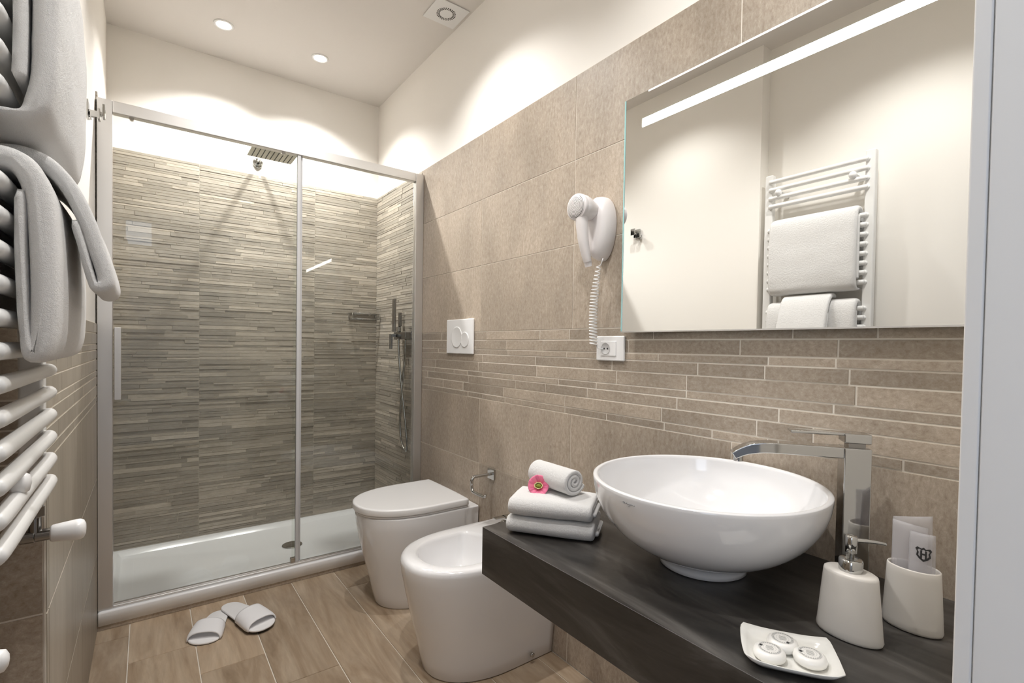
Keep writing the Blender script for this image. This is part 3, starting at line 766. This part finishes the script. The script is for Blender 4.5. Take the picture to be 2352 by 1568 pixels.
# ------------------------------------------------------------------ soap dish
dc = Vector((.761, .3335, 0)); du = Vector((.549, -.836, 0)); dv = Vector((.836, .549, 0))
t = thing('soap_dish', 'rectangular off-white ceramic dish at the vanity front edge', 'soap dish', (dc.x, dc.y, CT))
def dish_ring(a, b_, z, lift=0.0, n=14):
    pts = []
    cs = [(-1, -1), (1, -1), (1, 1), (-1, 1)]
    for k in range(4):
        p, q = cs[k], cs[(k+1) % 4]
        for i in range(n):
            s = i/n; x = p[0]+(q[0]-p[0])*s; y = p[1]+(q[1]-p[1])*s
            e_ = (2*abs(s-.5))**2
            rd = 1-.055*max(0, (abs(x)*abs(y)-.82)/.18)
            bul = 1+.045*(1-(2*(s-.5))**2)
            X, Y = x*rd, y*rd
            if abs(x) == 1 and k in (1, 3): X *= bul
            if abs(y) == 1 and k in (0, 2): Y *= 1+.02*(1-(2*(s-.5))**2)
            pts.append(dc+du*X*a+dv*Y*b_+uz*(z+lift*(abs(x*y))**3))
    return pts
bm = BM()
loft(bm, [dish_ring(.038, .026, CT+.0005), dish_ring(.044, .032, CT+.0015), dish_ring(.054, .041, CT+.008, .002), dish_ring(.0615, .0495, CT+.0165, .005), dish_ring(.0605, .0485, CT+.0175, .005),
          dish_ring(.052, .040, CT+.0105, .002), dish_ring(.044, .032, CT+.0055), dish_ring(.03, .02, CT+.0045), dish_ring(.004, .003, CT+.0043)])
part('dish', bm, m_dish, t, smooth=True)
SO = [(-.0270, -.0120, 'wrapped soap at the left end of the dish', .2), (-.0050, .0230, 'wrapped soap at the back of the dish by the basin', 2.6), (.0265, -.0035, 'wrapped soap at the right end of the dish', .5)]
for su, sv, lab, ro in SO:
    c = dc+du*su+dv*sv+uz*(CT+.0062)
    s_ = thing('wrapped_soap', 'round white paper '+lab, 'soap', c, 'wrapped soaps on the dish')
    ax_ = du; ay_ = dv
    bm = BM(); lathe(bm, c, [(.0185, 0), (.0215, .003), (.0222, .007), (.0205, .0115), (.0165, .0138), (.012, .0143), (.001, .0145)], n=44, ax=ax_, ay=ay_)
    for v_ in bm.verts:
        rr_ = (v_.co-c); 
        if rr_.to_2d().length > .012: v_.co += rr_.normalized()*.0006*math.sin(rr_.to_2d().angle_signed(Vector((1, 0)))*22)
    bo = part('soap', bm, m_soap, s_, smooth=True)
    bm = BM()
    for r_, wd in ((.0148, .0004), (.0135, .00025), (.0118, .0002), (.0085, .0002)):
        R0 = circle(c+uz*.01460, r_, 40, ax_, ay_); R1 = circle(c+uz*.01460, r_-wd, 40, ax_, ay_)
        loft(bm, [R0, R1], False, False)
    for k in range(26):
        a = 2*PI*k/26+ro; p = c+uz*.0146+ax_*.0127*math.cos(a)+ay_*.0127*math.sin(a)
        obox(bm, p, (math.cos(a), math.sin(a), 0), (-math.sin(a), math.cos(a), 0), uz, .0004, .0006, .0001)
    for k in range(5):
        y_ = -.005+k*.0024; obox(bm, c+uz*.0147+ay_*y_, ax_, ay_, uz, .0055-.0006*abs(k-2), .00022, .0001)
    part('fine_print', bm, m_greyprint, bo)
    bm = BM(); a = ro
    p = c+uz*.01475+ax_*.0118*math.cos(a+2.6)+ay_*.0118*math.sin(a+2.6)
    for dx, dy in ((0, 0), (.0016, 0), (-.0016, 0), (0, .0016), (0, -.0016)): obox(bm, p+ax_*dx+ay_*dy, ax_, ay_, uz, .0011, .0007, .0001)
    part('crest_print', bm, m_black, bo)

# ------------------------------------------------------------------ folded towels on the vanity
O2 = Vector((.703, .971, 0)); U = Vector((.595, -.805, 0)); V = Vector((.805, .595, 0))
def fold_towel(z0, h, label, seed, L0=0.0, L1=.215, dep=.128, v0=0.0, layers=2):
    th = h/layers*.97
    zc = [z0+th*.55+(h-th*1.1)*k/(layers-1) for k in range(layers)]
    r_ = (zc[1]-zc[0])/2
    path = [(v0+dep-.006, zc[0])]+[(v0+dep-.006-(dep-.03)*k/5, zc[0]) for k in range(1, 6)]
    for k in range(0, 7):
        a = -PI/2-PI*k/6; path.append((v0+.020+math.cos(a)*r_*1.15, (zc[0]+zc[1])/2+math.sin(a)*r_))
    path += [(v0+.024+(dep-.03)*k/5, zc[1]) for k in range(1, 6)]
    pp = [(p.x, p.y) for p in smooth_path([(a, b_, 0) for a, b_ in path], 3)]
    bm = BM()
    ribbon(bm, pp, th, L0, L1, lambda a, b_, c: O2+U*c+V*a+uz*b_, nseg=24, wob=.0016, seed=seed, cap=.008)
    # loose inner layers showing at the short end
    for k, (e0, e1) in enumerate(((.004, .005), (.009, -.002))):
        zz = z0+h*(.34+.3*k)
        ribbon(bm, [(v0+.03+i*.012, zz) for i in range(8)], th*.5, L0+.01, L1+e1+.003, lambda a, b_, c: O2+U*c+V*a+uz*b_, nseg=12, wob=.0012, seed=seed+k)
    o = obj('folded_towel', bm, m_terry, None, smooth=True); tag(o, label, 'towel', 'folded towels on the vanity')
    o['label'] = label
    return o
fold_towel(CT+.0015, .0435, 'white folded towel on the vanity top, bottom of the stack', 3.1)
fold_towel(CT+.0460, .0425, 'white folded towel second in the stack, under the rolled one', 8.4, L0=.004, L1=.209, dep=.126, v0=-.001)
# rolled towel
bm = BM()
path = []
nt = 2.6
for k in range(90):
    s = k/89; a = 2*PI*nt*s+2.0; r_ = .004+.0270*s
    path.append((r_*1.12*math.cos(a), r_*math.sin(a)))
RC = Vector((.852, .884, CT+.0885+.0362)); RA = Vector((-.03, 1, 0)).normalized(); RP = Vector((1, .03, 0)).normalized()
ribbon(bm, path, .0104, 0, .142, lambda a, b_, c: RC+RA*c+RP*a*1.0+uz*b_, nseg=22, wob=.0010, seed=5, cap=.004)
o = obj('rolled_towel', bm, m_terry, None, smooth=True); tag(o, 'white rolled towel lying on top of the folded towels', 'towel')
# flower
FC = Vector((.804, .968, CT+.103))
t = thing('flower', 'pink flower blossom with green centre resting against the rolled towel', 'flower', FC)
fn = Vector((-.66, -.62, .42)).normalized(); fa = fn.cross(uz).normalized(); fb = fa.cross(fn).normalized()
for k in range(7):
    a = 2*PI*k/7; bm = BM(); rings = []
    d_ = fa*math.cos(a)+fb*math.sin(a); e_ = fn.cross(d_)
    G = []
    for i in range(8):
        s = i/7; row = []
        for j in range(9):
            q = j/4-1
            wd = (.0035+.0105*math.sin(min(s*1.25, 1.25)*PI/2.4))
            rad = .004+.0225*s-.0034*(q*q)*s; lift_ = -.009+.018*s**.8-.0035*s**4
            row.append(FC+d_*rad+e_*q*wd+fn*(lift_+.0008*math.sin(q*7+k)))
        G.append(row)
    VV = [[bm.verts.new(p) for p in row] for row in G]
    for i in range(7):
        for j in range(8): bm.faces.new((VV[i][j], VV[i+1][j], VV[i+1][j+1], VV[i][j+1]))
    o = part('petal', bm, m_pink, t, smooth=True); md = o.modifiers.new('s', 'SOLIDIFY'); md.thickness = .0006
bm = BM(); rings = []
for r_, h in ((.003, -.008), (.008, -.004), (.0105, .001), (.0112, .004), (.0100, .0035), (.0085, .001)):
    rings.append([FC+fn*h+(fa*math.cos(2*PI*i/28)+fb*math.sin(2*PI*i/28)*.75)*r_*(1+.06*math.sin(7*2*PI*i/28)) for i in range(28)])
loft(bm, rings, True, False); part('inner_petals', bm, m_yellow, t, smooth=True)
bm = BM(); rings = []
for k in range(9):
    a = PI*k/8; rings.append([FC+fn*(-.001+.005*-math.cos(a))+(fa*math.cos(2*PI*i/20)+fb*math.sin(2*PI*i/20)*.6)*max(.0078*math.sin(a), 1e-5) for i in range(20)])
loft(bm, rings); part('flower_centre', bm, m_green, t, smooth=True)

# ------------------------------------------------------------------ mirror
t = thing('wall_mirror', 'wide frameless mirror with a horizontal light strip over the vanity', 'mirror', (XR, .57, 1.52))
my0, my1, mz0, mz1, mx = .118, 1.022, 1.167, 1.866, 1.165
bm = BM(); vs, fs = box(bm, mx, mx+.005, my0, my1, mz0, mz1, 1)
for f in fs:
    if all(abs(v_.co.x-mx) < 1e-6 for v_ in f.verts): f.material_index = 0
part('mirror_glass', bm, [m_mirror, m_glass_edge], t)
bm = BM(); box(bm, mx+.0051, XR-.0004, my0+.02, my1-.02, mz0+.02, mz1-.02); part('housing', bm, m_alu, t)
bm = BM(); box(bm, mx-.0008, mx-.0001, .185, .955, 1.766, 1.7905); part('light_strip', bm, m_led, t)
bm = BM(); box(bm, mx-.0008, mx-.0001, my0+.001, .935, mz1-.0045, mz1-.0005); part('edge_glint', bm, m_edge_glint, t)  # glowing strip in place of the glint along the top edge, not a lamp
bm = BM(); box(bm, mx-.001, mx-.0001, my0, my1, mz0, mz0+.0035); part('bottom_edge', bm, m_alu, t)
bm = BM(); box(bm, mx-.0009, mx-.0001, my1-.0045, my1, mz0+.0036, mz1-.0006); part('glass_bevel', bm, m_glass_edge, t)

# ------------------------------------------------------------------ hair dryer
t = thing('hair_dryer', 'white wall-mounted hair dryer resting in its holder beside the mirror', 'hair dryer', (XR, 1.13, 1.50))
bm = BM(); rings = []
for x, k in ((XR-.0005, .97), (XR-.006, 1.0), (XR-.025, .99), (XR-.042, .93), (XR-.054, .80), (XR-.060, .60), (XR-.062, .25)):
    ring = []
    for i in range(44):
        a = 2*PI*i/44; z = .103*math.sin(a); wv = .052*(1+.12*math.sin(a))*math.cos(a)
        ring.append((x, 1.127+wv*k, 1.503+z*(1-(1-k)*.75)))
    rings.append(ring)
loft(bm, rings); part('wall_holder', bm, m_dryer, t, smooth=True)
hx, hy, hz = 1.068, 1.127, 1.555
ba = Vector((1, .03, -.0)).normalized(); bu = Vector((0, 0, 1)); bs_ = ba.cross(bu)
bm = BM(); B0 = Vector((hx, hy, hz))
rings = [circle(B0+ba*h, r_, 40, bs_, bu) for r_, h in ((.036, .0), (.040, .001), (.0412, .004), (.0412, .012), (.0405, .014), (.0412, .016), (.0405, .03), (.037, .045), (.031, .062), (.027, .075))]
loft(bm, rings); br = part('barrel', bm, m_dryer, t, smooth=True)
bm = BM(); lathe(bm, (0, 0, 0), [(.0365, .0), (.034, .003), (.026, .0055), (.014, .007), (.001, .0075)], n=44, ax=Vector((0, 1, 0)), ay=Vector((0, 0, 1)), up=Vector((-1, 0, 0)), cap0=False)
gr_ = obj('intake_grill', bm, m_grill, br, smooth=True)
gr_.matrix_parent_inverse = Matrix.Identity(4); gr_.location = B0
bm = BM()
hp = smooth_path([(1.088, 1.124, 1.545), (1.090, 1.122, 1.50), (1.096, 1.120, 1.45), (1.106, 1.118, 1.41), (1.113, 1.117, 1.388)], 6)
tube(bm, hp, lambda s: .0265-.011*s, n=22, flat=.8); hn = part('handle', bm, m_dryer, t, smooth=True)
bm = BM(); cyl(bm, (1.1125, 1.117, 1.390), (1.117, 1.116, 1.374), .0125, .011); part('strain_relief', bm, m_dryer, hn, smooth=False)
bm = BM(); pts = []
A = Vector((1.166, 1.118, 1.385)); B_ = Vector((1.170, 1.140, 1.128)); Cm = Vector((1.166, 1.150, 1.27))
nt = 24; K = nt*14
pts = [Vector((1.17, 1.106, 1.405)), Vector((1.168, 1.108, 1.395))]
for k in range(K+1):
    s = k/K; s2 = s**.85
    c = A*(1-s2)**2+Cm*2*s2*(1-s2)+B_*s2*s2
    r_ = .0065+.006*min(1, s*3.0)-.0015*max(0, s-.6)
    a = 2*PI*nt*s
    pts.append(c+Vector((math.cos(a)*r_, math.sin(a)*r_, 0)))
pts += [Vector((1.18, 1.13, 1.118)), Vector((1.187, 1.115, 1.116))]
tube(bm, pts, .0019, n=7); part('coiled_cord', bm, m_plastic, t, smooth=True)
# power socket
t = thing('power_socket', 'white rectangular wall socket under the hair dryer cord', 'socket', (XR, 1.09, 1.118))
bm = BM(); box(bm, XR-.008, XR-.0003, 1.031, 1.150, 1.078, 1.158); part('frame', bm, m_plastic, t, bevel=.004)
bm = BM(); box(bm, XR-.0105, XR-.008, 1.063, 1.128, 1.094, 1.141); ins = part('insert', bm, m_plastic, t, bevel=.001)
bm = BM(); lathe(bm, (XR-.0105, 1.106, 1.1175), [(.0195, 0), (.0195, .0012), (.018, .0014), (.0172, .0004), (.001, .0002)], n=36, ax=Vector((0, 1, 0)), ay=Vector((0, 0, 1)), up=Vector((-1, 0, 0)))
part('round_well', bm, mat('socket_well', (.62, .62, .62), .4), ins, smooth=True)
bm = BM()
for dy in (-.007, .007): cyl(bm, (XR-.0108, 1.104+dy, 1.1175), (XR-.0119, 1.104+dy, 1.1175), .0027, n=14)
part('pin_holes', bm, m_black, ins)

# ------------------------------------------------------------------ towel radiator
t = thing('towel_radiator', 'tall white ladder towel radiator on the recessed left wall', 'radiator', (-.165, 1.03, .82))
RY0, RY1 = .812, 1.240
for y in (RY0, RY1):
    bm = BM(); box(bm, -.186, -.152, y-.019, y+.019, .815, 1.985); part('post', bm, m_radiator, t, bevel=.006, segs=4)
RZ = [1.945, 1.906, 1.864, 1.825]+[1.706-.0410*k for k in range(8)]+[1.307-.0405*k for k in range(12)]
RZ = [z for z in RZ]
r0 = None
for z in RZ:
    if r0 is None:
        bm = BM(); pth = smooth_path([(-.158, RY0+.008, z), (-.149, RY0+.014, z), (-.1440, RY0+.03, z), (-.1440, 1.03, z), (-.1440, RY1-.03, z), (-.149, RY1-.014, z), (-.158, RY1-.008, z)], 5)
        tube(bm, pth, .0112, n=16); r0 = part('rung', bm, m_radiator, t, smooth=True); z_first = z
    else:
        c = r0.copy(); COL.objects.link(c); c.parent = t; c.matrix_parent_inverse = Matrix.Translation(-t.location); c.location = (0, 0, z-z_first)
for y in (.87, 1.185):
    bm = BM(); cyl(bm, (XL2+.0005, y, 1.885), (-.136, y, 1.885), .010); bmesh.ops.create_uvsphere(bm, u_segments=16, v_segments=10, radius=.016, matrix=Matrix.Translation((-.134, y, 1.885)))
    part('bracket', bm, m_plastic, t, smooth=True)
for y in (.94,):
    bm = BM(); cyl(bm, (XL2+.0005, y, .922), (-.150, y, .922), .009); lathe(bm, (-.150, y, .922), [(.013, 0), (.0145, .003), (.0145, .014), (.011, .019), (.002, .021)], n=24, ax=Vector((0, 1, 0)), ay=uz, up=Vector((1, 0, 0)))
    part('bracket', bm, m_plastic, t, smooth=True)
for y, zv, big_ in ((RY1-.003, .760, True), (RY0, .742, False)):
    bm = BM(); cyl(bm, (-.166, y, .8145), (-.166, y, .795), .0145, n=6); cyl(bm, (-.166, y, .797), (-.166, y, zv-.008), .009)
    cyl(bm, (XL2+.0005, y, zv), (-.166, y, zv), .012); cyl(bm, (XL2+.02, y, zv), (-.185, y, zv), .0145, n=6)
    cyl(bm, (-.166, y, zv), (-.152 if not big_ else -.142, y, zv), .011)
    vb = part('valve', bm, m_chrome_dark, t, bevel=.001)
    bm = BM(); pr = [(.0135, 0), (.0155, .003), (.0192, .036), (.0190, .042), (.0165, .047), (.010, .050), (.001, .0505)] if big_ else [(.012, 0), (.013, .003), (.0135, .012), (.012, .018), (.007, .021), (.001, .022)]
    lathe(bm, (-.145 if big_ else -.153, y, zv), pr, n=32, ax=Vector((0, 1, 0)), ay=uz, up=Vector((1, 0, 0)))
    part('valve_head', bm, m_plastic, vb, smooth=True)

# ------------------------------------------------------------------ towels on the radiator
put_t = lambda a, b_, c: (a, c, b_)
def SP(pts, n=7): return [(p.x, p.y) for p in smooth_path([(a, b_, 0) for a, b_ in pts], n)]
bm = BM()
ribbon(bm, SP([(-.1790, 1.46), (-.1780, 1.60), (-.175, 1.69), (-.163, 1.728), (-.143, 1.738), (-.122, 1.732), (-.109, 1.705), (-.1035, 1.63), (-.1015, 1.54), (-.103, 1.475), (-.1055, 1.440), (-.1100, 1.412), (-.1200, 1.3950), (-.137, 1.3915), (-.155, 1.3915), (-.168, 1.394)]), .026, .838, 1.208, put_t, nseg=26, wob=.0014, taper=lambda s, c: 1.0 if s < .74 else max(.5, 1-(s-.74)/.1*.5), seed=1.5, cap=.016)
ribbon(bm, SP([(-.1235, 1.70), (-.1235, 1.62), (-.1235, 1.54), (-.1235, 1.47), (-.1245, 1.440)]), .0135, .834, 1.19, put_t, nseg=18, wob=.0008, seed=4.5)
o = obj('bath_towel', bm, m_terry, None, smooth=True); tag(o, 'white bath towel draped over the upper rungs of the radiator', 'towel', 'towels hanging on the radiator')
bm = BM()
tp = lambda s, c: 1.0 if s < .62 else max(.48, 1-(s-.62)/.12*.52)
ribbon(bm, SP([(-.1800, 1.150), (-.1785, 1.22), (-.176, 1.29), (-.164, 1.329), (-.143, 1.339), (-.122, 1.330), (-.110, 1.295), (-.1055, 1.23), (-.1040, 1.17), (-.106, 1.125), (-.1120, 1.103), (-.1170, 1.106), (-.1215, 1.130), (-.1235, 1.165), (-.1243, 1.22), (-.1240, 1.27), (-.1240, 1.290)]), .027, .836, 1.214, put_t, nseg=26, wob=.0007, seed=2.5, cap=.018, taper=tp)
o = obj('hanging_towel', bm, m_terry, None, smooth=True); tag(o, 'wide white towel draped low on the radiator, under the smaller one', 'towel', 'towels hanging on the radiator')
bm = BM()
ribbon(bm, SP([(-.155, 1.3672), (-.136, 1.3690), (-.111, 1.361), (-.089, 1.333), (-.071, 1.292), (-.059, 1.25), (-.050, 1.213), (-.0515, 1.200), (-.0620, 1.1985), (-.0680, 1.218), (-.0755, 1.255), (-.081, 1.280)]), .0205, .930, 1.140, put_t, nseg=20, wob=.0012, taper=lambda s, c: 1.0 if s < .66 else max(.55, 1-(s-.66)/.1*.45), seed=6.5, cap=.010)
o = obj('hand_towel', bm, m_terry, None, smooth=True); tag(o, 'small white hand towel flaring out over the lower hanging towel', 'towel', 'towels hanging on the radiator')

# ------------------------------------------------------------------ slippers
def slipper(label, heel, toe, z0, flip, group='slippers on the floor'):
    heel, toe = Vector((*heel, 0)), Vector((*toe, 0)); L = (toe-heel).length; a = (toe-heel)/L; s = Vector((-a.y, a.x, 0))*flip
    t = thing('slipper', label, 'slipper', (*((heel+toe)/2).to_2d(), z0), group)
    def half(u): # half width and centre offset along the foot, u from heel 0 to toe 1
        w_ = .034+.021*math.sin(min(u*1.15, 1)*PI/2)**1.5
        e_ = 1-(1-min(u/.13, 1))**2.2; f_ = (1-((u-.80)/.2)**2.4) if u > .80 else 1
        return w_*math.sqrt(max(e_, 0))*max(f_, 0)**.5, -.006*math.sin(PI*u)+.008*max(0, u-.6)
    us = [0.002+.996*(.5-.5*math.cos(PI*i/30)) for i in range(31)]
    lft = []; rgt = []
    for u in us:
        h, c = half(u); lft.append((u, c+h)); rgt.append((u, c-h))
    outl = lft+rgt[::-1]
    P = lambda u, v_, z: heel+a*u*L+s*v_+uz*z
    bm = BM(); loft(bm, [[P(u, v_, z0+.0006) for u, v_ in outl], [P(u, v_*1.0, z0+.0022) for u, v_ in outl]]); part('outsole', bm, m_rubber, t)
    bm = BM(); ins = lambda k: [(.5+(u-.5)*(1-k*.6), v_*(1-k)) for u, v_ in outl]
    loft(bm, [[P(u, v_, z0+.0023) for u, v_ in ins(.0)], [P(u, v_, z0+.005) for u, v_ in ins(-.012)], [P(u, v_, z0+.0085) for u, v_ in ins(0)], [P(u, v_, z0+.0095) for u, v_ in ins(.05)]])
    part('sole', bm, m_foam, t, smooth=True)
    bm = BM(); n, m_ = 14, 18; T_ = []
    for i in range(n+1):
        row = []
        for j in range(m_+1):
            q = j/m_; th = PI*q
            u = (.53+.36*i/n)+(.03*math.cos(th)*flip)*0-.045*(math.sin(th))*(1-i/n*1.0)*0+.035*math.sin(th)*(i/n-.5)*-1
            h, c = half(min(u, .9)); h = max(h, .03)+.002
            top = (.040-.012*i/n)
            cs = math.copysign(abs(math.cos(th))**.8, math.cos(th)); sn__ = abs(math.sin(th))**.75
            row.append(P(u, c+h*cs, z0+.004+top*sn__))
        T_.append(row)
    VV = [[bm.verts.new(p) for p in r_] for r_ in T_]
    for i in range(n):
        for j in range(m_): bm.faces.new((VV[i][j], VV[i+1][j], VV[i+1][j+1], VV[i][j+1]))
    o = part('upper', bm, m_slipper, t, smooth=True); md = o.modifiers.new('s', 'SOLIDIFY'); md.thickness = .004; md.offset = 1
    return t
slipper('left white open-toe slipper on the wood-look floor, heel under the other', (.250, 2.338), (.158, 2.120), .0, 1)
slipper('right white open-toe slipper on the wood-look floor, heel on the other', (.266, 2.364), (.374, 2.078), .0098, -1)
